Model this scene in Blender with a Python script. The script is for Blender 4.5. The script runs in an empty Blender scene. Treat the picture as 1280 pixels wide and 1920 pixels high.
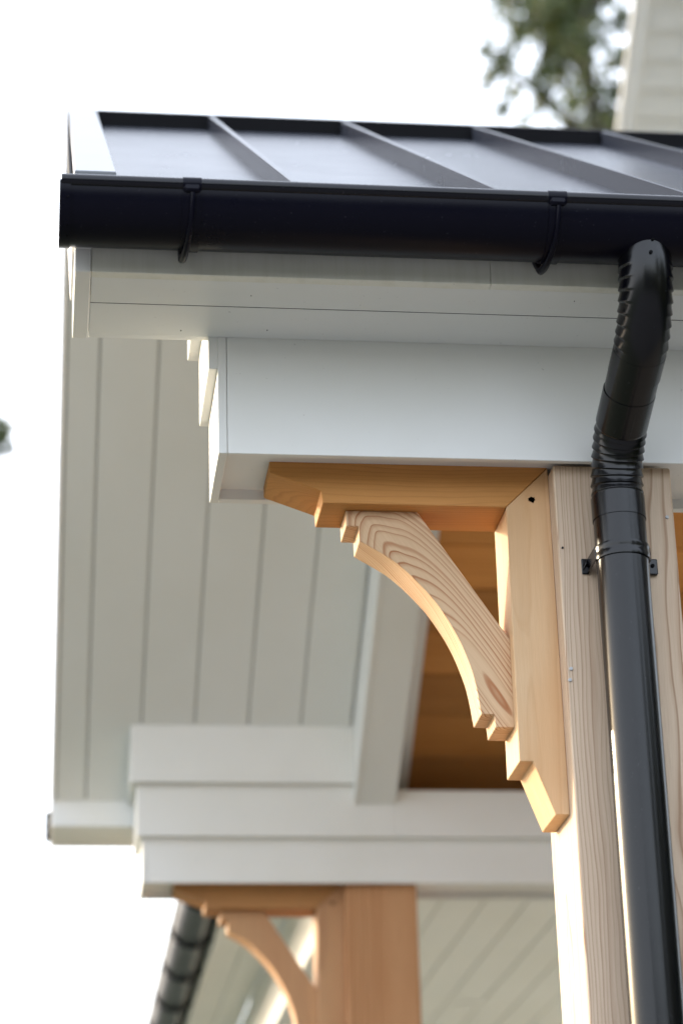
import bpy, bmesh, math, random
from mathutils import Vector, Matrix, Euler
random.seed(7)
C = bpy.context.scene.collection
sc = bpy.context.scene
Z0 = 1.60            # height of the lens above the ground; everything below is measured from the lens
R = math.radians

# ------------------------------------------------------------------ camera
P_PITCH, P_YAW, P_ROLL, F_PX = 0.3905929, 0.1299464, -0.0294317, 4537.9
cam = bpy.data.cameras.new('camera'); cam_o = bpy.data.objects.new('camera', cam); C.objects.link(cam_o)
cy, sy, cp, sp = math.cos(P_YAW), math.sin(P_YAW), math.cos(P_PITCH), math.sin(P_PITCH)
fw = Vector((sy*cp, cy*cp, sp)); rt = Vector((cy, -sy, 0)); up = rt.cross(fw)
cr, sr = math.cos(P_ROLL), math.sin(P_ROLL)
r2 = rt*cr + up*sr; u2 = up*cr - rt*sr
M = Matrix((r2, u2, -fw)).transposed().to_4x4(); M.translation = Vector((0, 0, Z0))
cam_o.matrix_world = M
cam.sensor_fit = 'VERTICAL'; cam.sensor_height = 36; cam.sensor_width = 24
cam.lens = F_PX/1920*36; cam.clip_start = .05; cam.clip_end = 2000
cam.dof.use_dof = True; cam.dof.focus_distance = 3.80; cam.dof.aperture_fstop = 3.0
sc.camera = cam_o

# ------------------------------------------------------------------ sky, sun, exposure
SUN = Vector((-1.15, 1.0, .476)).normalized()
w = bpy.data.worlds.new('World'); sc.world = w; w.use_nodes = True
nt = w.node_tree; bg = nt.nodes['Background']
sky = nt.nodes.new('ShaderNodeTexSky'); sky.sky_type = 'NISHITA'; sky.sun_disc = False
sky.sun_elevation = math.asin(SUN.z); sky.sun_rotation = math.atan2(SUN.x, SUN.y)
sky.air_density = 1.3; sky.dust_density = 5; sky.ozone_density = 1
mx = nt.nodes.new('ShaderNodeMix'); mx.data_type = 'RGBA'; mx.inputs[0].default_value = .72
mx.inputs[7].default_value = (3.20, 3.38, 3.76, 1)             # thin bright overcast veil over the blue
nt.links.new(sky.outputs[0], mx.inputs[6]); nt.links.new(mx.outputs[2], bg.inputs[0])
bg.inputs[1].default_value = .1
sl = bpy.data.lights.new('sun', 'SUN'); sl.energy = .55; sl.angle = R(2.5); sl.color = (1, .87, .64)
so = bpy.data.objects.new('sun', sl); C.objects.link(so)
so.rotation_euler = SUN.to_track_quat('Z', 'Y').to_euler()
so.location = (-20, 18, 14)
vs = sc.view_settings; vs.view_transform = 'Standard'; vs.look = 'None'; vs.gamma = 1; vs.use_curve_mapping = False
vs.exposure = 3.05
sc.cycles.max_bounces = 10; sc.cycles.diffuse_bounces = 6

# ------------------------------------------------------------------ object helpers
def thing(name, label, cat, loc, group=None, kind='thing'):
    o = bpy.data.objects.new(name, None); C.objects.link(o)
    o.location = (loc[0], loc[1], loc[2]+Z0); o['label'] = label; o['category'] = cat; o['kind'] = kind
    if group: o['group'] = group
    o.empty_display_size = .1
    return o
def finish(bm, name, mat, parent=None, smooth=None, label=None, kind=None):
    bmesh.ops.recalc_face_normals(bm, faces=bm.faces[:])
    off = wloc(parent) if parent else Vector((0, 0, 0))
    bm.transform(Matrix.Translation(Vector((0, 0, Z0)) - off))
    me = bpy.data.meshes.new(name); bm.to_mesh(me); bm.free()
    if smooth is not None:
        me.shade_smooth(); me.set_sharp_from_angle(angle=R(smooth))
    for m in (mat if isinstance(mat, (list, tuple)) else [mat]): me.materials.append(m)
    o = bpy.data.objects.new(name, me); C.objects.link(o)
    if parent: o.parent = parent
    if label: o['label'] = label
    if kind: o['kind'] = kind
    return o
def wloc(o):
    v = Vector(o.location)
    while o.parent: o = o.parent; v += Vector(o.location)
    return v
def tag(o, label, cat, group=None, kind='thing'):
    o['label'] = label; o['category'] = cat; o['kind'] = kind
    if group: o['group'] = group
    return o
def structure(o): o['kind'] = 'structure'; return o
def bevel(bm, b, seg=1, ang=25):
    if not b: return bm
    es = [e for e in bm.edges if len(e.link_faces) == 2 and e.calc_face_angle(0) > R(ang)]
    bmesh.ops.bevel(bm, geom=es, offset=b, segments=seg, affect='EDGES', clamp_overlap=True)
    return bm
def box(x0, x1, y0, y1, z0, z1, b=.0012, bm=None):
    own = bmesh.new()
    bmesh.ops.create_cube(own, size=1, matrix=Matrix.Translation(((x0+x1)/2, (y0+y1)/2, (z0+z1)/2)) @ Matrix.Diagonal((x1-x0, y1-y0, z1-z0, 1)))
    bevel(own, b)
    return merge(bm, own)
def merge(bm, other):
    if bm is None: return other
    me = bpy.data.meshes.new('t'); other.to_mesh(me); other.free(); bm.from_mesh(me); bpy.data.meshes.remove(me)
    return bm
def prism(pts, axis, a, c, b=.0012, bm=None, seg=1):
    """extrude a 2-D outline along an axis between a and c; pts are the two other coordinates in x,y,z order"""
    own = bmesh.new()
    def P(p, t):
        return {'x': (t, p[0], p[1]), 'y': (p[0], t, p[1]), 'z': (p[0], p[1], t)}[axis]
    v0 = [own.verts.new(P(p, a)) for p in pts]; v1 = [own.verts.new(P(p, c)) for p in pts]
    own.faces.new(v0); own.faces.new(v1[::-1])
    n = len(pts)
    for i in range(n): own.faces.new((v0[i], v1[i], v1[(i+1) % n], v0[(i+1) % n]))
    bmesh.ops.recalc_face_normals(own, faces=own.faces[:])
    bevel(own, b, seg)
    return merge(bm, own)
def sweep(path, rad, n=24, bm=None, caps=True, radfn=None):
    """tube along a list of points; rad number or per-point list; radfn(i, theta) adds to it"""
    own = bmesh.new(); path = [Vector(p) for p in path]
    prev = None; rings = []
    for i, p in enumerate(path):
        t = (path[min(i+1, len(path)-1)] - path[max(i-1, 0)]).normalized()
        if prev is None:
            a = Vector((1, 0, 0)) if abs(t.x) < .9 else Vector((0, 1, 0))
            nrm = (a - t*a.dot(t)).normalized()
        else:
            nrm = (prev - t*prev.dot(t)).normalized()
        prev = nrm; bn = t.cross(nrm)
        r = rad[i] if isinstance(rad, (list, tuple)) else rad
        ring = []
        for k in range(n):
            th = 2*math.pi*k/n
            rr = r + (radfn(i, th) if radfn else 0)
            ring.append(own.verts.new(p + nrm*(rr*math.cos(th)) + bn*(rr*math.sin(th))))
        rings.append(ring)
    for a, b in zip(rings, rings[1:]):
        for k in range(n): own.faces.new((a[k], a[(k+1) % n], b[(k+1) % n], b[k]))
    if caps: own.faces.new(rings[0][::-1]); own.faces.new(rings[-1])
    bmesh.ops.recalc_face_normals(own, faces=own.faces[:])
    return merge(bm, own)
def disc(center, normal, r, h, n=16, bm=None, dome=0):
    own = bmesh.new()
    q = Vector(normal).to_track_quat('Z', 'Y').to_matrix().to_4x4()
    bmesh.ops.create_cone(own, cap_ends=True, segments=n, radius1=r, radius2=r*(.8 if dome else 1), depth=h,
                          matrix=Matrix.Translation(center) @ q)
    return merge(bm, own)
def copy_tree(src, loc, label, mats=None):
    r = src.copy(); C.objects.link(r); r.location = (loc[0], loc[1], loc[2]+Z0); r['label'] = label
    for ch in list(src.children):
        c = ch.copy(); C.objects.link(c); c.parent = r
        if mats and c.type == 'MESH':
            c.data = c.data.copy(); c.data.materials[0] = mats.get(ch.name.split('.')[0], c.data.materials[0])
        for g in ch.children:
            d = g.copy(); C.objects.link(d); d.parent = c
    return r

# ------------------------------------------------------------------ materials
def new_mat(name):
    m = bpy.data.materials.new(name); m.use_nodes = True
    return m, m.node_tree, m.node_tree.nodes['Principled BSDF']
class N:
    def __init__(s, nt): s.nt = nt
    def __call__(s, kind, **kw):
        n = s.nt.nodes.new('ShaderNode'+kind)
        for k, v in kw.items(): setattr(n, k, v)
        return n
    def link(s, a, b): s.nt.links.new(a, b)
    def math(s, op, a, b=None, c=None):
        n = s.nt.nodes.new('ShaderNodeMath'); n.operation = op
        for i, v in enumerate((a, b, c)):
            if v is None: continue
            if isinstance(v, (int, float)): n.inputs[i].default_value = v
            else: s.nt.links.new(v, n.inputs[i])
        return n.outputs[0]
    def mix(s, f, a, b, mode='MIX'):
        n = s.nt.nodes.new('ShaderNodeMix'); n.data_type = 'RGBA'; n.blend_type = mode
        for i, v in ((0, f), (6, a), (7, b)):
            if isinstance(v, (int, float)): n.inputs[i].default_value = v
            elif isinstance(v, tuple): n.inputs[i].default_value = (*v, 1)
            else: s.nt.links.new(v, n.inputs[i])
        return n.outputs[2]
    def noise(s, vec, scale, detail=3, rough=.5):
        n = s.nt.nodes.new('ShaderNodeTexNoise'); n.inputs['Scale'].default_value = scale
        n.inputs['Detail'].default_value = detail; n.inputs['Roughness'].default_value = rough
        if vec is not None: s.nt.links.new(vec, n.inputs['Vector'])
        return n.outputs[0]
    def ramp(s, f, stops, interp='LINEAR'):
        n = s.nt.nodes.new('ShaderNodeValToRGB'); cr = n.color_ramp; cr.interpolation = interp
        while len(cr.elements) < len(stops): cr.elements.new(.5)
        for e, (p, c) in zip(cr.elements, stops):
            e.position = p; e.color = (*c, 1) if len(c) == 3 else c
        s.nt.links.new(f, n.inputs[0]); return n.outputs[0]
    def bump(s, h, strength, dist, bsdf):
        n = s.nt.nodes.new('ShaderNodeBump'); n.inputs['Strength'].default_value = strength; n.inputs['Distance'].default_value = dist
        s.nt.links.new(h, n.inputs['Height']); s.nt.links.new(n.outputs[0], bsdf.inputs['Normal'])

def paint(name, col, rough=.38, dirt=.10, streak=0):
    m, nt, b = new_mat(name); n = N(nt)
    geo = n('NewGeometry'); pos = geo.outputs['Position']
    big = n.noise(pos, 2.3, 4); fine = n.noise(pos, 60, 3, .6)
    f = n.ramp(big, [(.42, (0, 0, 0)), (.75, (1, 1, 1))])
    c = n.mix(n.math('MULTIPLY', f, dirt), col, tuple(x*y for x, y in zip(col, (.80, .78, .70))))
    sp = n.noise(pos, 130, 2, .5)
    spk = n.ramp(sp, [(.735, (0, 0, 0)), (.76, (1, 1, 1))])
    c = n.mix(n.math('MULTIPLY', spk, .35), c, tuple(x*.45 for x in col))
    if streak:
        mp = n('Mapping'); n.link(pos, mp.inputs[0]); mp.inputs['Scale'].default_value = (45, 45, 3)
        st = n.ramp(n.noise(mp.outputs[0], 1, 4, .6), [(.45, (0, 0, 0)), (.8, (1, 1, 1))])
        c = n.mix(n.math('MULTIPLY', st, streak), c, tuple(x*y for x, y in zip(col, (.66, .65, .52))))
    n.link(c, b.inputs['Base Color'])
    n.link(n.math('MULTIPLY_ADD', fine, .2, rough-.1), b.inputs['Roughness'])
    b.inputs['Specular IOR Level'].default_value = .4
    h = n.math('ADD', n.math('MULTIPLY', fine, .5), n.math('MULTIPLY', n.noise(pos, 9, 2), 2.0))
    n.bump(h, .12, .002, b)
    return m

def wood(name, light, dark, origin, direction, h=.03, bow=0., ring=.0065, contrast=1., tint=None, tint_amt=.0, grey=0., fine=.5, warp=.004, rough=.62, vary=.14):
    """solid timber: growth rings round a pith axis that runs near the face, so faces show straight and cathedral grain"""
    m, nt, b = new_mat(name); n = N(nt)
    tc = n('TexCoord'); d = Vector(direction).normalized()
    yy = Vector((0, 1, 0)); yy = (yy - d*yy.dot(d)).normalized(); xx = yy.cross(d)
    q = Matrix((xx, yy, d))
    mp = n('Mapping'); n.link(tc.outputs['Object'], mp.inputs[0])
    mp.inputs['Rotation'].default_value = q.to_euler(); mp.inputs['Location'].default_value = -(q @ Vector(origin))
    sx = n('SeparateXYZ'); n.link(mp.outputs[0], sx.inputs[0]); x, y, z = sx.outputs
    st = n('Mapping'); n.link(mp.outputs[0], st.inputs[0]); st.inputs['Scale'].default_value = (1, 1, .16)
    wv = n.noise(st.outputs[0], 14, 2, .5); wv2 = n.noise(st.outputs[0], 60, 2, .5)
    wsum = n.math('ADD', n.math('MULTIPLY', n.math('SUBTRACT', wv, .5), warp*5), n.math('MULTIPLY', n.math('SUBTRACT', wv2, .5), warp*.55))
    x2 = n.math('ADD', x, wsum)
    y2 = n.math('ADD', n.math('ADD', y, h), n.math('ADD', n.math('MULTIPLY', n.math('MULTIPLY', z, z), bow), n.math('MULTIPLY', n.math('SUBTRACT', wv, .5), warp*6)))
    r = n.math('SQRT', n.math('ADD', n.math('MULTIPLY', x2, x2), n.math('MULTIPLY', y2, y2)))
    rn = n.math('DIVIDE', r, ring)
    # rings of uneven width
    c1 = n('CombineXYZ'); n.link(n.math('MULTIPLY', rn, .6), c1.inputs[0])
    rn2 = n.math('ADD', rn, n.math('MULTIPLY', n.noise(c1.outputs[0], 1, 2), 2.2))
    fr = n.math('FRACT', rn2)
    late = n.ramp(fr, [(0, (.6, .6, .6)), (.07, (.02, .02, .02)), (.50, (.07, .07, .07)), (.80, (.42, .42, .42)), (.93, (1, 1, 1)), (1, (.6, .6, .6))])
    idc = n('CombineXYZ'); n.link(n.math('FLOOR', rn2), idc.inputs[0])
    wn = n('TexWhiteNoise', noise_dimensions='3D'); n.link(idc.outputs[0], wn.inputs['Vector'])
    late = n.math('MULTIPLY', late, n.math('MULTIPLY_ADD', wn.outputs['Value'], .7, .5))
    c = n.mix(n.math('MULTIPLY', late, contrast), light, dark)
    # fibres, broad tone patches
    fb = n('Mapping'); n.link(mp.outputs[0], fb.inputs[0]); fb.inputs['Scale'].default_value = (1, 1, .02)
    fib = n.noise(fb.outputs[0], 900, 2, .6); fib2 = n.noise(fb.outputs[0], 160, 3, .6)
    c = n.mix(n.math('MULTIPLY', n.ramp(fib, [(.40, (0, 0, 0)), (.75, (1, 1, 1))]), fine*.45), c, dark)
    c = n.mix(n.math('MULTIPLY', n.ramp(fib2, [(.45, (0, 0, 0)), (.85, (1, 1, 1))]), fine*.5), c, tuple(a*.72 for a in light))
    pt = n('Mapping'); n.link(mp.outputs[0], pt.inputs[0]); pt.inputs['Scale'].default_value = (1, 1, .22)
    patch = n.ramp(n.noise(pt.outputs[0], 11, 3, .5), [(.38, (0, 0, 0)), (.68, (1, 1, 1))])
    c = n.mix(n.math('MULTIPLY', patch, max(tint_amt, .0)), c, tint or light)
    if grey:
        gp = n.ramp(n.noise(pt.outputs[0], 5, 3, .55), [(.3, (.3, .3, .3)), (.65, (1, 1, 1))])
        hs = n('HueSaturation'); hs.inputs['Saturation'].default_value = .45; hs.inputs['Value'].default_value = .93; n.link(c, hs.inputs['Color'])
        c = n.mix(n.math('MULTIPLY', gp, grey), c, hs.outputs[0])
    oi = n('ObjectInfo')
    rv = vary
    hv = n('HueSaturation'); n.link(c, hv.inputs['Color']); n.link(n.math('MULTIPLY_ADD', oi.outputs['Random'], rv, 1-rv/2), hv.inputs['Value'])
    n.link(hv.outputs[0], b.inputs['Base Color'])
    b.inputs['Roughness'].default_value = rough; b.inputs['Specular IOR Level'].default_value = .25
    n.bump(n.math('ADD', n.math('MULTIPLY', late, -.6), n.math('MULTIPLY', fib, .8)), .30, .0012, b)
    return m

def metal(name, col, rough, spec=.5, bumps=.02, coat=0, rvar=.1):
    m, nt, b = new_mat(name); n = N(nt); geo = n('NewGeometry'); pos = geo.outputs['Position']
    b.inputs['Base Color'].default_value = (*col, 1)
    big = n.noise(pos, 7, 3); fi = n.noise(pos, 70, 3)
    c = n.mix(n.math('MULTIPLY', n.ramp(n.noise(pos, 220, 2), [(.70, (0, 0, 0)), (.78, (1, 1, 1))]), .5), col, tuple(min(1, x*2+.05) for x in col))
    n.link(c, b.inputs['Base Color'])
    n.link(n.math('ADD', n.math('MULTIPLY_ADD', n.math('SUBTRACT', big, .5), rvar, rough), n.math('MULTIPLY', n.math('SUBTRACT', fi, .5), rvar*.6)), b.inputs['Roughness'])
    b.inputs['Specular IOR Level'].default_value = spec
    b.inputs['Coat Weight'].default_value = coat; b.inputs['Coat Roughness'].default_value = .12
    n.bump(n.math('ADD', big, n.math('MULTIPLY', fi, .12)), bumps*5, .004, b)
    return m

WHITE = paint('white_paint', (.80, .80, .785), .40, .35)
WHITE_STREAK = paint('weathered_white_paint', (.78, .77, .70), .42, .3, streak=.35)
SOFFIT = paint('soffit_paint', (.79, .80, .79), .45, .22)
SIDING = paint('siding_paint', (.74, .75, .74), .5, .15)
GAP = paint('groove_shadow_backing', (.42, .42, .40), .7, .1)
BLACK = metal('black_gutter_metal', (.0025, .0025, .008), .30, .13, .006)
PIPE = metal('black_downspout_metal', (.0014, .0014, .003), .22, .40, .003)
ROOF = metal('dark_roof_metal', (.045, .049, .062), .26, .4, .0012, rvar=.05)
ROOF.node_tree.nodes['Principled BSDF'].inputs['IOR'].default_value = 1.14
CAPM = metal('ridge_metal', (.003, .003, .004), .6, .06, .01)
FLASH = metal('flashing_metal', (.07, .076, .085), .30, .6, .001, rvar=.02)
LIPM = metal('gutter_lip_metal', (.002, .002, .006), .22, .35, .003)
STEEL = metal('galvanised_screw', (.45, .46, .48), .4, .5, .02)

LIGHT, DARK = (.58, .43, .315), (.33, .165, .085)
POST_W = wood('post_fir', (.64, .495, .355), (.28, .145, .07), (.105, .11, 0), (.012, .0, 1), h=0, ring=.0046, contrast=.95, grey=.22, tint=(.50, .33, .22), tint_amt=.35, warp=.0035)
POST_FAR = wood('far_post_cedar', (.58, .32, .165), (.33, .135, .05), (.105, .11, 0), (.012, .0, 1), h=0, ring=.011, contrast=1.1, tint=(.47, .225, .10), tint_amt=.6)
ARM_W = wood('bracket_arm_cedar', (.62, .295, .09), (.38, .145, .04), (.1, .10, .52), (1, .02, .015), h=0, ring=.006, contrast=.5, tint=(.50, .225, .06), tint_amt=.7)
LEG_W = wood('bracket_leg_fir', (.68, .475, .285), (.45, .23, .09), (-.06, .16, 0), (.01, .0, 1), h=0, ring=.0052, contrast=.45, tint=(.62, .345, .155), tint_amt=.7)
BRACE_W = wood('bracket_brace_fir', (.70, .495, .305), (.36, .125, .04), (-.110, .030, .285), (.541, 0, -.841), h=.016, bow=.55, ring=.0056, contrast=1.3, tint=(.70, .46, .28), tint_amt=.3, warp=.0042)
ARM_F = wood('far_arm_cedar', (.54, .28, .11), (.33, .15, .06), (.1, .10, .52), (1, .02, .015), h=0, ring=.008, contrast=.5, tint=(.42, .2, .085), tint_amt=.6)
LEG_F = wood('far_leg_cedar', (.58, .345, .185), (.35, .18, .10), (-.06, .16, 0), (.01, 0, 1), h=0, ring=.008, contrast=.5, tint=(.45, .23, .12), tint_amt=.5)
CEDAR = wood('cedar_ceiling', (.66, .30, .085), (.36, .135, .03), (0, .3, .2), (1, .01, .01), h=0, ring=.012, contrast=.45, tint=(.48, .195, .045), tint_amt=.6, rough=.5, vary=.8)

# ------------------------------------------------------------------ key dimensions (metres, measured from the lens)
YM = 4.916                                   # ridge
XL, XR = .026, 2.60                          # rake edge, right end of what is built
SL = .683
ZB, ZS = 1.5200, 1.7195                      # underside of the beams, underside of the eave soffits
def zroof(y): return 2.090 + SL*((y if y <= YM else 2*YM-y) - 3.57)
def zsof(y):  return 1.788 + SL*((y if y <= YM else 2*YM-y) - 3.447)

# ------------------------------------------------------------------ ground
bm = bmesh.new(); bmesh.ops.create_grid(bm, x_segments=2, y_segments=2, size=900); bm.transform(Matrix.Translation((0, 0, -Z0)))
m, ntm, b = new_mat('lawn'); n = N(ntm); g = n('NewGeometry')
n.link(n.mix(n.noise(g.outputs['Position'], 1.3, 5), (.044, .058, .036), (.060, .076, .048)), b.inputs['Base Color']); b.inputs['Roughness'].default_value = .9
structure(finish(bm, 'lawn', m))
m, ntm, b = new_mat('pale_gravel'); n = N(ntm); g = n('NewGeometry')
n.link(n.mix(n.noise(g.outputs['Position'], 40, 5), (.125, .128, .135), (.09, .092, .097)), b.inputs['Base Color']); b.inputs['Roughness'].default_value = .9
structure(finish(box(-7, 9, -7, 2.99, -Z0-.1, -Z0+.03, .01), 'driveway', m))
m, ntm, b = new_mat('pale_concrete'); n = N(ntm); g = n('NewGeometry')
n.link(n.mix(n.noise(g.outputs['Position'], 3, 5), (.185, .165, .138), (.13, .116, .097)), b.inputs['Base Color']); b.inputs['Roughness'].default_value = .8
structure(finish(box(.5, 9, 3.0, 12.5, -Z0-.1, -Z0+.12, .01), 'patio', m))
PT = -Z0+.12

# ------------------------------------------------------------------ posts
def post_parts(t, x0, y0, zt, mat):
    return finish(box(x0, x0+.19, y0, y0+.187, PT, zt, .0025), 'shaft', mat, t)
post = thing('timber_post', 'pale square timber post right behind the black downspout', 'post', (.7925, 3.459, PT), 'timber porch posts')
finish(box(.7925, .9825, 3.459, 3.646, PT, ZB+.004, .0022), 'shaft', POST_W, post)
sb = [(.7995, 1.1832), (.7968, 1.165), (.799, 1.383), (.971, 1.4385)]
for i, (x, z) in enumerate(sb):
    finish(disc((x, 3.4578, z), (0, -1, 0), .0031 if i != 2 else .0018, .003, 14, dome=1), 'screw', STEEL if i != 2 else BLACK, post)
post2 = thing('timber_post', 'reddish square timber post at the back of the porch, left of the near post', 'post', (.7935, 6.225, PT), 'timber porch posts')
finish(box(.7935, .9835, 6.225, 6.412, PT, ZB+.004, .0022), 'shaft', POST_FAR, post2)

# ------------------------------------------------------------------ brackets
BX, BY, BZ = .7925, 3.50, .90
brk = thing('timber_bracket', 'pale timber bracket with curved brace on the post behind the downspout', 'bracket', (BX, BY, BZ), 'timber brackets under the beams')
YF, YK = 3.500, 3.605
arm = [(.3448, 1.538), (.3448, 1.5185), (.4264, 1.4886), (.4278, 1.4686), (.7209, 1.4672), (BX, 1.538)]
finish(prism(arm, 'y', YF, YK, .0011), 'arm', ARM_W, brk)
leg = [(.7217, 1.4672), (.7197, 1.0474), (.7407, 1.0474), (.7709, .9639), (BX, .9639), (BX, 1.5366)]
finish(prism(leg, 'y', YF, YK, .0011), 'leg', LEG_W, brk)
arc = [(.4883, 1.4159), (.5404, 1.3837), (.5785, 1.3475), (.6104, 1.3078), (.638, 1.2582), (.6538, 1.2163), (.6625, 1.1827), (.6698, 1.1308)]
def catmull(ps, k=5):
    out = []
    for i in range(len(ps)-1):
        p0 = ps[max(i-1, 0)]; p1 = ps[i]; p2 = ps[i+1]; p3 = ps[min(i+2, len(ps)-1)]
        for j in range(k):
            t = j/k
            out.append(tuple(.5*((2*p1[a]) + (p2[a]-p0[a])*t + (2*p0[a]-5*p1[a]+4*p2[a]-p3[a])*t*t + (3*p1[a]-p0[a]-3*p2[a]+p3[a])*t**3) for a in (0, 1)))
    return out + [ps[-1]]
brace = [(.4677, 1.4676), (.4677, 1.441), (.4881, 1.4408)] + catmull(arc) + [(.6898, 1.1307), (.6912, 1.11), (.7206, 1.1098), (.7210, 1.2542), (.5827, 1.4676)]
finish(prism(brace, 'y', YF+.0275, YK-.0275+.022, .0010), 'brace', BRACE_W, brk, smooth=24)
KNOT = new_mat('knot_wood'); nk = N(KNOT[1]); KNOT[1].links.new(nk.mix(nk.noise(nk('NewGeometry').outputs['Position'], 260, 3), (.13, .05, .02), (.42, .21, .09)), KNOT[2].inputs['Base Color'])
own = bmesh.new()
vk = [own.verts.new((.7634+math.cos(a_)*r_*1.25, 3.49965, 1.4813+math.sin(a_)*r_)) for a_, r_ in [(2*math.pi*i/16, .0054*random.uniform(.7, 1.2)) for i in range(16)]]
own.faces.new(vk); bmesh.ops.solidify(own, geom=own.faces[:], thickness=.0006)
kn = finish(own, 'knot', KNOT[0], brk)
brk2 = copy_tree(brk, (BX+.001, BY+2.766, BZ), 'reddish blurred timber bracket with curved brace on the back porch post', {'arm': ARM_F, 'leg': LEG_F, 'brace': LEG_F})

# ------------------------------------------------------------------ front and back boxed beams
def beam(label, ya, yb, sgn, t2z, t3z, XE=XR):
    """sgn -1: the stepped frieze boards hang on the +y side; +1: on the -y side"""
    t = thing('boxed_beam', label, 'beam', (.259, (ya+yb)/2, ZB), 'white boxed beams')
    finish(box(.2736, XE, ya, ya+.0112, ZB, 1.83 if sgn < 0 else 1.764, .0008), 'face_board', WHITE, t)
    finish(box(.2736, XE, yb-.0172, yb, ZB, 1.83, .0008), 'face_board', WHITE, t)
    finish(box(.259, .2728, ya, yb, ZB, 1.83, .0008), 'end_board', WHITE, t)
    finish(box(.2736, XE, ya+.0114, yb-.0174, ZB+.0175, ZB+.03, 0), 'underside_panel', WHITE, t)
    s = -1 if sgn > 0 else 1
    e = ya if sgn > 0 else yb
    def tier(x0, x1, k, z0, z1):
        d = .018*k
        y0, y1 = sorted((e, e+s*d))
        finish(box(x0, x1, y0, y1, z0, z1, .0012), 'frieze_board', WHITE, t)
    o = yb if sgn > 0 else ya
    for k, xl, z0, z1 in ((1, .2444, t2z, t3z+.0), (2, .2262, t3z, t3z+.16)):
        y0, y1 = sorted((o, e))
        finish(box(xl, .259 if k == 1 else .259, y0, y1, z0, zsofmin(y0, y1) if k == 2 else t3z+.10, .0010), 'frieze_end', WHITE, t)
    return t, tier
def zsofmin(y0, y1): return min(zsof(y0), zsof(y1)) + .12
b1, tier1 = beam('near white boxed beam over the pale bracket and post', 3.4317, 3.634, -1, 1.6648, 1.7935)
tier1(.2444, XR, 1, 1.6648, 1.79); tier1(.2262, .817, 2, 1.7935, 1.95)
b2, tier2 = beam('far white stepped beam over the blurred reddish bracket', 6.202, 6.395, 1, 1.640, 1.781)
tier2(.2444, .928, 1, 1.640, 1.7805); tier2(.9285, XR, 1, 1.640, 1.768); tier2(.2262, .817, 2, 1.781, 1.9418)

# ------------------------------------------------------------------ eave boxes (fascia, horizontal soffit, end return)
ev = thing('front_eave', 'white boxed front eave with two soffit boards under the near gutter', 'eave', (.0305, 3.2226, ZS))
finish(box(.0556, .6607, 3.2226, 3.241, ZS-.001, 1.835, .0010), 'fascia_board', WHITE_STREAK, ev)
finish(box(.6613, XR, 3.2228, 3.241, ZS-.0006, 1.835, .0010), 'fascia_board', WHITE_STREAK, ev)
finish(box(.0563, XR, 3.2414, 3.3240, ZS, ZS+.012, .0010), 'soffit_board', SOFFIT, ev)
finish(box(.0563, XR, 3.3262, 3.4312, ZS+.0006, ZS+.012, .0010), 'soffit_board', SOFFIT, ev)
finish(box(.0563, .2585, 3.4314, 3.4470, ZS+.0012, ZS+.012, .0010), 'soffit_board', SOFFIT, ev)
finish(prism([(3.2212, ZS-.0015), (3.4455, ZS-.0015), (3.4455, 1.783), (3.2212, 1.7565)], 'x', .0305, .0552, .0015), 'end_return', WHITE, ev)
finish(box(.0300, .0554, 3.2196, 3.2420, 1.7568, 1.84, .0012), 'corner_cap', WHITE, ev)
finish(box(.0565, XR, 3.3236, 3.3266, ZS+.0008, ZS+.006, 0), 'joint_shade_strip', CAPM, ev)  # black strip set in the board joint, standing in for its shade
for (x, y) in ((.30, 3.285), (.335, 3.40), (.80, 3.27), (.20, 3.41)):
    finish(disc((x, y, ZS-.0003), (0, 0, -1), .0009, .0010, 8), 'nail_head', CAPM, ev)
ev2 = thing('back_eave', 'white boxed back eave at lower left of the gable soffit', 'eave', (.0305, 6.61, ZS))
finish(box(.0336, XR, 6.592, 6.6105, ZS, 1.835, .0012), 'fascia_board', WHITE, ev2)
finish(box(.0336, .2442, 6.385, 6.591, ZS, ZS+.012, .0010), 'soffit_board', SOFFIT, ev2)
finish(box(.0336, .2442, 6.385, 6.3945, ZS+.0125, 1.80, .0010), 'inner_board', WHITE, ev2)
finish(box(.2445, XR, 6.397, 6.591, ZS, ZS+.012, .0010), 'soffit_board', SOFFIT, ev2)
finish(prism([(6.387, ZS-.0015), (6.612, ZS-.0015), (6.612, 1.80), (6.387, 1.80)], 'x', .0235, .0332, .0012), 'end_return', WHITE, ev2)

# ------------------------------------------------------------------ gable soffit: planks between rake board and rake beam
gs = thing('gable_soffit', 'pale grey grooved plank soffit under the gable overhang', 'soffit', (XL, YM, 2.0))
edges = [.0345, .1136, .2544, .3954, .5380, .6790, .8165]
def slope_strip(x0, x1, ya, yb, drop, thick, b=.0016):
    return prism([(ya, zsof(ya)-drop), (yb, zsof(yb)-drop), (yb, zsof(yb)-drop+thick), (ya, zsof(ya)-drop+thick)], 'x', x0, x1, b)
for x0, x1 in zip(edges, edges[1:]):
    finish(slope_strip(x0+.0022, x1-.0022, YM+.002, 6.3845, 0, .012, .0022), 'plank', SOFFIT, gs)
    finish(slope_strip(x0+.0022, x1-.0022, 3.4475, YM-.002, 0, .012, .0022), 'plank', SOFFIT, gs)
finish(slope_strip(.0345, .8165, YM+.002, 6.3845, -.0085, .01, 0), 'backing', GAP, gs)
finish(slope_strip(.0345, .8165, 3.4475, YM-.002, -.0085, .01, 0), 'backing', GAP, gs)

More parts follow.
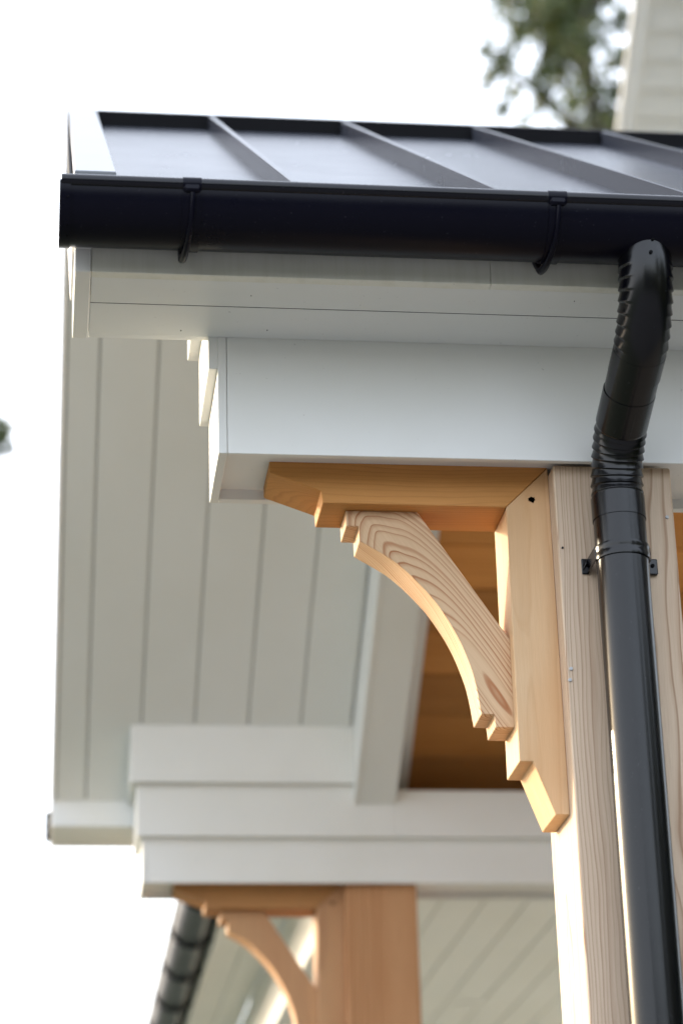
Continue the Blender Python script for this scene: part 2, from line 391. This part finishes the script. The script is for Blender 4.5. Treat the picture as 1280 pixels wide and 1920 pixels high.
# ------------------------------------------------------------------ rake beam and cedar ceiling
rb = thing('rake_beam', 'sloping white boxed rafter between grey soffit and cedar ceiling', 'beam', (.817, YM, 2.2))
for ya, yb in ((YM, 6.1835), (YM, 3.6525)):
    finish(slope_strip(.817, .829, ya, yb, .200, .198, .001), 'side_board', WHITE, rb)
    finish(slope_strip(.8295, .930, ya, yb, .1965, .012, .001), 'underside_board', WHITE, rb)
    finish(slope_strip(.918, .9295, ya, yb, .184, .182, .0), 'side_board', WHITE, rb)
    finish(slope_strip(.931, .985, ya, 6.365 if yb > ya else 3.47, .013, .012, .001), 'trim_strip', WHITE, rb)
cc = thing('cedar_ceiling', 'dark orange cedar plank ceiling inside the porch gable', 'ceiling', (.985, YM, 2.2))
y = 6.365; k = 0
while y > YM+.02:
    y2 = max(y-.1145, YM+.002); dz = random.uniform(-.0012, .0012)
    finish(slope_strip(.9855, XR, y2+.0030, y-.0030, dz, .014, .0020), 'plank', CEDAR, cc); y = y2
y = 3.467
while y < YM-.02:
    y2 = min(y+.1145, YM-.002)
    finish(slope_strip(.9855, XR, y+.0016, y2-.0016, 0, .014, .0020), 'plank', CEDAR, cc); y = y2
finish(slope_strip(.9855, XR, YM+.002, 6.36, -.0105, .01, 0), 'backing', CAPM, cc)

# ------------------------------------------------------------------ metal roof
rf = thing('metal_roof', 'dark standing seam metal roof above the near gutter', 'roof', (.026, YM, 3.0))
ribs = [.357, .6685, .9810, 1.2935, 1.606, 1.9185, 2.231]
pe = [.060] + ribs + [XR]
def rstrip(x0, x1, ya, yb, lo, hi, b=.0):
    return prism([(ya, zroof(ya)+lo), (yb, zroof(yb)+lo), (yb, zroof(yb)+hi), (ya, zroof(ya)+hi)], 'x', x0, x1, b)
for x0, x1 in zip(pe, pe[1:]):
    own = bmesh.new()
    nx, ny = 6, 24                       # a panel with a very slight oil-canning
    ph = random.uniform(0, 6)
    for half, (ya, yb) in enumerate(((3.15, YM), (2*YM-3.15, YM))):
        g = [[own.verts.new((x0+(x1-x0)*i/nx, ya+(yb-ya)*j/ny,
              zroof(ya+(yb-ya)*j/ny) + .0005*math.sin(math.pi*i/nx)*math.sin(j*.55+ph))) for i in range(nx+1)] for j in range(ny+1)]
        for j in range(ny):
            for i in range(nx): own.faces.new((g[j][i], g[j][i+1], g[j+1][i+1], g[j+1][i]))
    bmesh.ops.remove_doubles(own, verts=own.verts[:], dist=1e-5)
    bmesh.ops.solidify(own, geom=own.faces[:], thickness=.004)
    finish(own, 'roof_panel', ROOF, rf, smooth=40)
for x in ribs:
    finish(merge(rstrip(x-.0055, x+.0055, 3.152, YM-.036, -.002, .040, .0012), rstrip(x-.0055, x+.0055, YM+.036, 2*YM-3.152, -.002, .040, .0012)), 'standing_seam', ROOF, rf)
for ya, yb in ((3.150, YM-.002), (2*YM-3.15, YM+.002)):
    finish(rstrip(.0275, .0895, ya, yb, .002, .046, .0018), 'rake_flashing', FLASH, rf)
    finish(prism([(ya+.02*(1 if yb > ya else -1), zroof(ya)-.055), (yb, zroof(yb)-.055), (yb, zroof(yb)+.040), (ya+.02*(1 if yb > ya else -1), zroof(ya)+.026)], 'x', .0215, .0262, .0008), 'drip_edge', CAPM, rf)
capf = [(YM-.036, zroof(YM-.036)-.002), (YM-.036, zroof(YM-.036)+.039), (YM-.0355, zroof(YM-.036)+.042), (YM, zroof(YM)+.042), (YM+.036, zroof(YM-.036)+.041), (YM+.036, zroof(YM-.036)-.002), (YM, zroof(YM)-.002)]
finish(prism(capf, 'x', .0905, XR, .0008), 'ridge_cap', CAPM, rf)
finish(slope_strip(.05, XR, 3.2420, YM, -.10, .06, 0), 'deck', WHITE, rf); finish(slope_strip(.05, XR, 6.59, YM, -.10, .06, 0), 'deck', WHITE, rf)
rk = [(3.2415, 1.785), (3.446, 1.785), (YM, zsof(YM)-.003), (6.386, 1.785), (6.59, 1.8015), (6.59, zroof(6.59)-.008), (YM, zroof(YM)-.008), (3.2415, zroof(3.2415)-.008)]
finish(prism(rk, 'x', .0264, .0340, .001), 'rake_board', WHITE, rf)
# two yellow leaves caught behind the gutter lip
def leaf(x, y, z, s, label):
    m_, nt_, b_ = LEAFM
    own = bmesh.new()
    pts = [(-.5, 0), (-.34, .42), (0, 1), (.36, .45), (.5, 0), (.22, -.35), (-.2, -.35)]
    vs_ = [own.verts.new((x+px*s, y+.15*s*abs(px), z+pz*s)) for px, pz in pts]; own.faces.new(vs_)
    bmesh.ops.solidify(own, geom=own.faces[:], thickness=.0006)
    return tag(finish(own, 'fallen_leaf', m_), label, 'leaf', 'yellow leaves in the gutter')
LEAFM = new_mat('yellow_leaf'); LEAFM[2].inputs['Base Color'].default_value = (.62, .33, .05, 1); LEAFM[2].inputs['Roughness'].default_value = .6
leaf(.8825, 3.112, 1.8120, .0075, 'tiny pale yellow leaf tip above the gutter lip, further from the frame edge')
leaf(.8970, 3.112, 1.8125, .0085, 'tiny deeper yellow leaf tip above the gutter lip, nearer the frame edge')

# ------------------------------------------------------------------ half-round gutters
def gutter(name, label, cat, axis, c, zc, a0, a1, side, r=.0655, group=None, hangers=(), endcap=True, dense=40):
    """axis 'x': runs along x at y=c; 'y': runs along y at x=c. side = sign of the outer (lip) side"""
    loc = (a0, c, zc) if axis == 'x' else (c, a0, zc)
    t = thing(name, label, cat, loc, group)
    def P(a, u, z): return (a, c+u, z) if axis == 'x' else (c+u, a, z)
    own = bmesh.new(); nseg = dense
    def arc(rr, s0=0, s1=180, n=nseg):
        return [(side*rr*math.cos(R(s0+(s1-s0)*i/n)), zc-rr*math.sin(R(s0+(s1-s0)*i/n))) for i in range(n+1)]
    prof = arc(r) + arc(r-.002)[::-1]
    va = [own.verts.new(P(a0, *p)) for p in prof]; vb = [own.verts.new(P(a1, *p)) for p in prof]
    m = len(prof)
    for i in range(m): own.faces.new((va[i], vb[i], vb[(i+1) % m], va[(i+1) % m]))
    finish(own, 'trough', BLACK, t, smooth=40)
    ub = side*(r-.0035)
    finish(sweep([P(a0, ub, zc+.0015), P(a1, ub, zc+.0015)], .0100, 20), 'rolled_lip', LIPM, t, smooth=40)
    if endcap:
        own = bmesh.new()
        pr = arc(r+.0022)
        va = [own.verts.new(P(a0-.0025, *p)) for p in pr]; vb = [own.verts.new(P(a0-.0010, *p)) for p in pr]
        own.faces.new(va); own.faces.new(vb[::-1])
        for i in range(len(pr)): own.faces.new((va[i], va[(i+1) % len(pr)], vb[(i+1) % len(pr)], vb[i]))
        pr2 = arc(r+.0004)[::-1]
        full = pr + pr2; mm = len(full)
        va = [own.verts.new(P(a0-.0010, *p)) for p in full]; vb = [own.verts.new(P(a0+.0140, *p)) for p in full]
        for i in range(mm): own.faces.new((va[i], vb[i], vb[(i+1) % mm], va[(i+1) % mm]))
        own.faces.new(va); own.faces.new(vb[::-1])
        finish(own, 'end_cap', BLACK, t, smooth=40)
        for ang in (22, 58, 75):
            finish(disc(P(a0+.010, side*(r+.002)*math.cos(R(ang)), zc-(r+.002)*math.sin(R(ang))), P(0, side*math.cos(R(ang)), -math.sin(R(ang))) if axis == 'x' else (side*math.cos(R(ang)), 0, -math.sin(R(ang))), .0016, .0016, 10), 'rivet', CAPM, t)
    for hx in hangers:
        own = bmesh.new()
        pr = arc(r+.0022, 8, 150, 24) + arc(r+.0004, 8, 150, 24)[::-1]
        va = [own.verts.new(P(hx-.013, *p)) for p in pr]; vb = [own.verts.new(P(hx+.013, *p)) for p in pr]; mm = len(pr)
        for i in range(mm): own.faces.new((va[i], vb[i], vb[(i+1) % mm], va[(i+1) % mm]))
        own.faces.new(va[::-1]); own.faces.new(vb)
        h = finish(own, 'hanger', BLACK, t, smooth=40)
        cl = sweep([P(hx-.0136, ub, zc+.0010), P(hx+.0136, ub, zc+.0010)], .0116, 20)
        box_ = (hx-.0133, hx+.0133, c+ub-.0105, c+ub+.0105, zc-.014, zc+.002) if axis == 'x' else (c+ub-.0105, c+ub+.0105, hx-.0133, hx+.0133, zc-.014, zc+.002)
        cl = box(*box_, .004, cl)
        finish(cl, 'clip', BLACK, h, smooth=40)
        path = []; rad = []
        for i in range(25):
            f = i/24; ang = 12+(118-12)*f
            rr = r+.0045+.008*max(0, (f-.55)/.45)**1.5
            path.append(P(hx+.001-.010*f**1.5, side*rr*math.cos(R(ang)), zc-rr*math.sin(R(ang)))); rad.append(.0034+.0030*f**2)
        path.append(P(hx-.0085, -side*(r-.016), zc-r+.008)); rad.append(.0062)
        path.append(P(hx-.0085, -side*(r+.004), zc-r+.030)); rad.append(.0060)
        finish(sweep(path, rad, 12), 'rod', BLACK, h, smooth=50)
    return t
gut = gutter('rain_gutter', 'near black half-round gutter along the metal roof edge', 'gutter', 'x', 3.152, 1.795, .0085, XR, -1, hangers=(.198, .7405, 1.283))
gutter('rain_gutter', 'black gutter end behind the back eave at lower left', 'gutter', 'x', 6.680, 1.822, .0095, .45, 1, dense=24)
g3 = gutter('rain_gutter', 'blurred black gutter running away behind the back bracket', 'gutter', 'y', .4975, 1.805, 6.95, 11.0, -1, hangers=(7.43, 7.97, 8.51, 9.06, 9.6, 10.14), dense=24)

# ------------------------------------------------------------------ downspout
ds = thing('downspout', 'black round metal downspout with crimped elbows strapped to the post', 'downspout', (.880, 3.405, PT))
XD, RD = .8795, .0405
SLN = .53; z_i2 = 1.515; Y1, Y2 = 3.152, 3.405
z_i1 = z_i2 + SLN*(Y2-Y1)
dirv = Vector((0, 1, -SLN)).normalized(); dn = Vector((0, 0, -1))
turn = math.acos(dirv.dot(dn))
def bend(corner, d_in, d_out, Rb, n):
    tl = Rb*math.tan(turn/2); s = corner - d_in*tl
    side = (d_out - d_in*d_out.dot(d_in)).normalized(); cen = s + side*Rb
    return [cen - side*Rb*math.cos(turn*i/n) + d_in*Rb*math.sin(turn*i/n) for i in range(n+1)]
e1 = bend(Vector((.8840, Y1, z_i1)), dn, dirv, .135, 160)
e2 = bend(Vector((XD, Y2, z_i2)), dirv, dn, .118, 160)
e1 = [Vector((.8840, Y1, 1.757)), Vector((.8840, Y1, 1.755))] + e1
def crimp(n0, n1, pitch, amp, inner, lo=0.0):
    def f(i, th):
        if i < n0 or i > n1: return 0
        s = ((i-n0)/pitch) % 1.0
        saw = (s**1.3 if s < .80 else (.5+.5*math.cos((s-.8)/.2*math.pi))*.8**1.3)
        wv = .5+.5*math.cos(th-inner)
        wgt = lo+(1-lo)*min(1, max(0, (wv-.12)/.20))
        end = min(1, (i-n0)/6, (n1-i)/6)
        return amp*(saw-.35)*wgt*max(0, end)
    return f
INNER1 = math.pi*1.5 if False else 0
def ang_of(path, target):
    """angle in the sweep's own ring frame that faces the target direction at the path's middle"""
    p = path; i = len(p)//2
    prev = None
    for j in range(i+1):
        t = (p[min(j+1, len(p)-1)] - p[max(j-1, 0)]).normalized()
        if prev is None:
            a = Vector((1, 0, 0)); nr = (a - t*a.dot(t)).normalized()
        else: nr = (prev - t*prev.dot(t)).normalized()
        prev = nr
    bn = t.cross(nr); tg = Vector(target)
    return math.atan2(tg.dot(bn), tg.dot(nr))
in1 = ang_of(e1, (0, 1, -.2)); in2 = ang_of(e2, (0, -1, -.6))
finish(sweep(e1, RD, 72, radfn=crimp(4, 158, 154/8.5, .0034, in1, .0)), 'elbow', PIPE, ds, smooth=50)
finish(sweep(e2, RD-.0006, 72, radfn=crimp(6, 154, 148/8., .0040, in2, .30)), 'elbow', PIPE, ds, smooth=50)
pa, pb = e1[-1], e2[0]
mid = pa.lerp(pb, .30); mid2 = pa.lerp(pb, .66)
finish(sweep([pa-dirv*.002, mid], RD+.0004, 48), 'sleeve', PIPE, ds, smooth=50)
finish(sweep([mid-dirv*.02, mid2], RD-.0005, 48), 'offset_pipe', PIPE, ds, smooth=50)
finish(sweep([mid2-dirv*.015, pb+dirv*.002], RD+.0004, 48), 'sleeve', PIPE, ds, smooth=50)
seam = [Vector((XD+.0042, p.y, p.z)) for p in [mid2.lerp(pb, .0), pb]]
low = e2[-1]
finish(sweep([low+Vector((0, 0, .002)), low-Vector((0, 0, .036))], RD+.0012, 48), 'collar', PIPE, ds, smooth=50)
npts = 40
own = sweep([Vector((XD, Y2, low.z-.030-(low.z-.030-(PT+.10))*i/npts)) for i in range(npts+1)], RD-.0022+.0022, 64)
finish(own, 'pipe', PIPE, ds, smooth=50)
foot = bend(Vector((XD, Y2, PT+.09)), dn, Vector((0, -1, -.25)).normalized(), .06, 12) if False else [Vector((XD, Y2, PT+.102)), Vector((XD, Y2-.01, PT+.07)), Vector((XD, Y2-.05, PT+.045)), Vector((XD, Y2-.16, PT+.042))]
finish(sweep(foot, RD, 32), 'shoe', PIPE, ds, smooth=50)
# outlet screws
for (dx, z) in ((.004, 1.745), (-.001, 1.722)):
    finish(disc((.8840+dx, Y1-RD-.001, z), (0, -1, .1), .0028, .003, 12), 'screw', CAPM, ds)
# longitudinal lock seam on the lower elbow's straight ends
finish(sweep([Vector((XD+.012, Y2-RD+.0035, low.z-.001)), Vector((XD+.012, Y2-RD+.0035, low.z-.034))], .0016, 8), 'lock_seam', PIPE, ds, smooth=60)
nrm = dirv.cross(Vector((1, 0, 0))).normalized()
if nrm.y > 0: nrm = -nrm
finish(sweep([mid2+nrm*(RD-.0012)+Vector((.004, 0, 0)), pb+nrm*(RD-.0012)+Vector((.004, 0, 0))], .0017, 8), 'lock_seam', PIPE, ds, smooth=60)
# strap
zs0, zs1 = 1.3405, 1.3625
own = bmesh.new()
seg = 48
def sring(rr, z): return [own.verts.new((XD+rr*math.cos(R(180+8+(360-180-16+0)*i/seg)), Y2+rr*math.sin(R(188+164*i/seg)), z)) for i in range(seg+1)]
rows = [sring(RD+.0005, zs0), sring(RD+.0024, zs0), sring(RD+.0030, zs0+.006), sring(RD+.0022, zs0+.009), sring(RD+.0022, zs1-.008), sring(RD+.0030, zs1-.005), sring(RD+.0024, zs1), sring(RD+.0005, zs1)]
for a, b_ in zip(rows, rows[1:]):
    for i in range(seg): own.faces.new((a[i], a[i+1], b_[i+1], b_[i]))
st = finish(own, 'strap', PIPE, ds, smooth=50)
for s in (-1, 1):
    x0, x1 = sorted((XD+s*(RD+.0008), XD+s*(RD+.0036)))
    finish(box(x0, x1, Y2-.006, 3.4575, zs0, zs1, .0006), 'strap_leg', PIPE, st)
    x0, x1 = sorted((XD+s*(RD+.001), XD+s*(RD+(.012 if s < 0 else .0275))))
    finish(box(x0, x1, 3.4555-(.004 if s > 0 else 0), 3.4585, zs0-.002, zs1+.002, .0012), 'strap_tab', PIPE, st)
    finish(disc((XD+s*(RD+(.007 if s < 0 else .019)), 3.4540-(.003 if s > 0 else 0), (zs0+zs1)/2+.001), (0, -1, 0), .0036, .004, 12, dome=1), 'screw', CAPM, st)
own = sweep([Vector((XD-RD-.0095, 3.4535, zs0+.006)), Vector((XD-RD-.007, 3.449, zs0+.012)), Vector((XD-RD-.003, 3.4535, zs1-.002))], .0016, 8)
finish(own, 'latch_wire', PIPE, st, smooth=60)

# ------------------------------------------------------------------ porch behind the gable
pc = thing('back_porch_ceiling', 'blurred pale plank ceiling of the porch beyond the back post', 'ceiling', (1.0, 6.42, 1.8))
x = .9955
FX = [1.2777+.1412*k for k in range(-2, 12)]
for x0, x1 in zip(FX, FX[1:]):
    finish(box(x0+.0025, x1-.0025, 6.63, 11.0, 1.80, 1.812, .0022), 'plank', SOFFIT, pc)
finish(box(.9955, 2.75, 6.63, 11.0, 1.809, 1.82, 0), 'backing', GAP, pc)
finish(box(.9955, 2.75, 6.612, 6.628, 1.755, 1.815, .001), 'edge_trim', WHITE, pc)
lp = disc((1.66, 9.30, 1.798), (0, 0, -1), .06, .006, 28)
cl_ = finish(lp, 'ceiling_vent', SOFFIT); tag(cl_, 'small round vent on the blurred pale porch ceiling, lower right', 'vent')
sb_ = thing('side_beam', 'sunlit white beam running away behind the back bracket', 'beam', (.805, 6.42, 1.55))
finish(box(.805, .9850, 6.43, 11.0, 1.545, 1.80, .002), 'beam_box', WHITE, sb_)
finish(box(.797, .8045, 6.43, 11.0, 1.735, 1.7985, .002), 'frieze_board', WHITE, sb_)
se = thing('side_eave', 'blurred white boarded eave beside the receding black gutter', 'eave', (.57, 6.7, 1.8))
finish(box(.5645, .580, 6.70, 11.0, 1.735, 1.90, .002), 'fascia_board', WHITE, se)
finish(box(.5805, .690, 6.70, 11.0, 1.80, 1.812, .002), 'soffit_board', SOFFIT, se)
finish(box(.693, .7965, 6.70, 11.0, 1.80, 1.812, .002), 'soffit_board', SOFFIT, se)
mr = thing('main_roof', 'dark metal porch roof above the receding side gutter', 'roof', (.52, 8.8, 1.9))
finish(prism([(.52, 1.87), (3.2, 1.87+SL*2.68), (3.2, 1.90+SL*2.68), (.52, 1.90)], 'y', 6.72, 11.1, .001), 'roof_sheet', ROOF, mr)
finish(box(.60, 3.2, 11.0, 11.05, 1.6, 1.9, .002), 'end_board', WHITE, mr)

# ------------------------------------------------------------------ house gable seen above the ridge
hs = thing('house_gable', 'blurred white house gable with lap boards beyond the roof ridge', 'house', (2.75, 9.5, 5.0))
def zh(y): return 6.19 - .86*(y-10)
def hstrip(x0, x1, ya, yb, drop, th, b=.002): return prism([(ya, zh(ya)-drop), (yb, zh(yb)-drop), (yb, zh(yb)-drop+th), (ya, zh(ya)-drop+th)], 'x', x0, x1, b)
finish(hstrip(2.715, 2.765, 8.6, 11.6, .020, .032), 'rake_board', WHITE, hs)
finish(hstrip(2.768, 2.798, 8.6, 11.6, .032, .03), 'corner_trim', WHITE, hs)
y = 8.6
while y < 11.5:
    y2 = y+.11
    finish(prism([(y, zh(y)+.002), (y2-.002, zh(y2)-.024), (y2-.002, zh(y2)-.008), (y, zh(y)+.016)], 'x', 2.80, 3.9, .0015), 'lap_board', SIDING, hs); y = y2
finish(hstrip(2.80, 6.0, 8.6, 11.6, -.03, .14), 'roof_slab', ROOF, hs)
finish(prism([(8.6, zh(8.6)+.03), (8.6, zh(8.6)+.17), (6.2, zh(8.6)+.17-.86*2.4), (6.2, zh(8.6)+.03-.86*2.4)], 'x', 2.72, 6.0, .002), 'roof_slab', ROOF, hs)
finish(box(4.1, 6.0, 7.0, 11.0, -Z0, 5.2, .002), 'wall', SIDING, hs)
bb = bmesh.new()
A = Vector((2.985, 9.42, zh(9.42)-.02)); B = Vector((3.25, 9.62, zh(9.62)-.02))
finish(sweep([A+(A-B), B], .05, 4), 'gable_brace', WHITE, hs)

# ------------------------------------------------------------------ trees
m, ntm, b = new_mat('leaf_green'); n = N(ntm); oi = n('NewGeometry')
n.link(n.ramp(oi.outputs['Random Per Island'], [(0, (.022, .040, .010)), (.55, (.045, .070, .014)), (.85, (.085, .105, .018)), (1, (.15, .14, .02))]), b.inputs['Base Color'])
b.inputs['Roughness'].default_value = .45
tr = n('BsdfTranslucent'); tr.inputs[0].default_value = (.12, .15, .02, 1)
ms = n('MixShader'); ms.inputs[0].default_value = .14
n.link(b.outputs[0], ms.inputs[1]); n.link(tr.outputs[0], ms.inputs[2]); n.link(ms.outputs[0], ntm.nodes['Material Output'].inputs[0])
LEAF = m
m, ntm, b = new_mat('bark'); n = N(ntm); g = n('NewGeometry')
n.link(n.mix(n.noise(g.outputs['Position'], 9, 4), (.03, .025, .018), (.06, .05, .035)), b.inputs['Base Color']); b.inputs['Roughness'].default_value = .9
BARK = m
def leaves(verts, faces, c, rad, num, size, squash=1.):
    for _ in range(num):
        while True:
            v = Vector((random.uniform(-1, 1), random.uniform(-1, 1), random.uniform(-1, 1)))
            if v.length < 1: break
        p = Vector(c) + Vector((v.x*rad, v.y*rad, v.z*rad*squash))
        s = size*random.uniform(.6, 1.25)
        q = Euler((random.uniform(0, 6.3), random.uniform(0, 6.3), random.uniform(0, 6.3))).to_matrix()
        i = len(verts)
        for dx, dy, dz in ((-.5, 0, 0), (0, -.28, .08), (.5, 0, 0), (0, .28, .08)):
            verts.append(p + q @ Vector((dx*s, dy*s, dz*s)))
        faces.append((i, i+1, i+2, i+3))
def tree(label, base, top, limbs, clumps, size):
    t = thing('tree', label, 'tree', (base[0], base[1], -Z0), 'trees behind the porch')
    b0 = Vector((base[0], base[1], -Z0)); tp = Vector(top)
    path = [b0.lerp(tp, f) + Vector((math.sin(f*5)*.12, math.cos(f*4)*.1, 0)) for f in [i/12 for i in range(13)]]
    finish(sweep(path, [.20*(1-.9*i/12)+.01 for i in range(13)], 12), 'trunk', BARK, t, smooth=60)
    for (f, end) in limbs:
        s = b0.lerp(tp, f); e = Vector(end)
        lp = [s.lerp(e, u) + Vector((0, 0, .25*math.sin(u*math.pi))) for u in [i/8 for i in range(9)]]
        finish(sweep(lp, [.08*(1-.9*i/8)+.006 for i in range(9)], 8), 'limb', BARK, t, smooth=60)
    vs_, fs_ = [], []
    for c, rad, num in clumps: leaves(vs_, fs_, c, rad, num, size)
    me = bpy.data.meshes.new('crown'); off = wloc(t)
    me.from_pydata([v + Vector((0, 0, Z0)) - off for v in vs_], [], fs_); me.materials.append(LEAF)
    o = bpy.data.objects.new('crown', me); C.objects.link(o); o.parent = t
    return t
D = 21.0
def at(px, py, d=0.):           # a point of the far crown, given along the sight line of the survey, at depth D+d
    v = r2*((px-640)/F_PX) + u2*((960-py)/F_PX) + fw
    return tuple(v*((D+d)/v.y))
cl = []
for px, py, rp, num in ((1045, -20, 50, 420), (1030, 40, 40, 330), (1050, 75, 32, 200), (1035, 115, 28, 170), (1020, 150, 24, 110), (1012, 190, 15, 40),
                        (985, 20, 34, 100), (970, 55, 22, 60), (935, 110, 24, 60), (915, 150, 16, 36), (945, 125, 14, 30), (938, 210, 16, 26), (960, 165, 20, 20),
                        (1085, 20, 34, 110), (1085, 80, 30, 70), (1120, 55, 34, 70), (1070, 150, 30, 60), (1060, 200, 26, 40), (1125, 190, 30, 46), (1165, 40, 18, 60), (1160, 110, 16, 60), (1152, 170, 16, 70), (1145, 225, 20, 90), (1100, 215, 28, 60),
                        (1090, 140, 36, 36), (1130, 140, 30, 36), (1000, 230, 30, 22), (960, -30, 40, 120), (1120, -40, 50, 200), (1075, 100, 20, 26), (1115, 100, 30, 30), (905, 90, 12, 14)):
    cl.append((at(px, py, random.uniform(-.8, .8)), rp/F_PX*D*1.55, int(num*1.35)))
for _ in range(230):     # loose leaves and twig ends between the clusters
    px = random.uniform(905, 1180); py = random.uniform(-60, 250)
    if px < 960 and py > 215: continue
    cl.append((at(px, py, random.uniform(-1.2, 1.2)), .12, 3))
for _ in range(34):      # the rest of the crown, above the frame and behind the house
    cl.append(((random.uniform(4.2, 9), random.uniform(19, 24), random.uniform(14.5, 19.5)), random.uniform(.5, 1.0), 130))
lm = [(.62, at(1030, 60)), (.70, at(935, 130)), (.72, at(1110, 210)), (.66, at(1150, 200)), (.75, at(985, 30)), (.8, (7.5, 21, 17)), (.78, (4.2, 22, 17))]
tree('dark leafy tree rising beyond the roof ridge beside the white house gable', (5.9, 21.2), (5.4, 21, 18.5), lm, cl, .105)
cl2 = [(at(-26, 808), .26, 190), (at(2, 806), .13, 40), (at(8, 830), .13, 34), (at(24, 843), .06, 7), (at(20, 800), .05, 4), (at(25, 842), .03, 7), (at(-30, 850), .14, 50), (at(46, 876), .016, 2)]
for k in range(14):
    f = k/13; p_ = Vector(at(-40, 812)).lerp(Vector((-2.6, 21.3, 9.0)), f)
    cl2.append(((p_.x, p_.y+random.uniform(-.4, .4), p_.z+random.uniform(-.25, .25)), .22+.4*f, int(90+160*f)))
for _ in range(40):
    cl2.append(((random.uniform(-5.0, -1.6), random.uniform(20, 23), random.uniform(4.5, 10.5)), random.uniform(.4, .8), 110))
tree('left tree whose leafy branch tip pokes in at the picture edge', (-3.4, 21.5), (-3.2, 21.4, 10.5), [(.7, at(-10, 815)), (.6, (-5, 21, 8.5)), (.75, (-2.2, 22, 10))], cl2, .11)


# unseen wood added behind the viewer; darkens front light and the glossy metal's reflections
vs_, fs_ = [], []
for k in range(150):
    a = R(random.uniform(-20, 112)); d = random.uniform(14, 21)      # angle from -y towards +x
    if a > R(75): d = random.uniform(11, 15)
    hgt = random.uniform(.5, 1)*(random.uniform(2.8, 4.0) if a < R(35) else random.uniform(6.0, 9.0))
    leaves(vs_, fs_, (math.sin(a)*d+.8, 3-math.cos(a)*d, hgt-Z0), random.uniform(1.1, 2.0), 95, .75)
    if k % 2 == 0: leaves(vs_, fs_, (math.sin(a)*d+.8, 3-math.cos(a)*d, random.uniform(.8, 4)-Z0), random.uniform(1.4, 2.2), 95, .8)
me = bpy.data.meshes.new('unseen_woods'); me.from_pydata([v+Vector((0, 0, Z0)) for v in vs_], [], fs_); me.materials.append(LEAF)
o = bpy.data.objects.new('unseen_woods', me); C.objects.link(o)
tag(o, 'unseen green wood added across the lawn to shape front light and reflections', 'unseen_woods', kind='stuff')
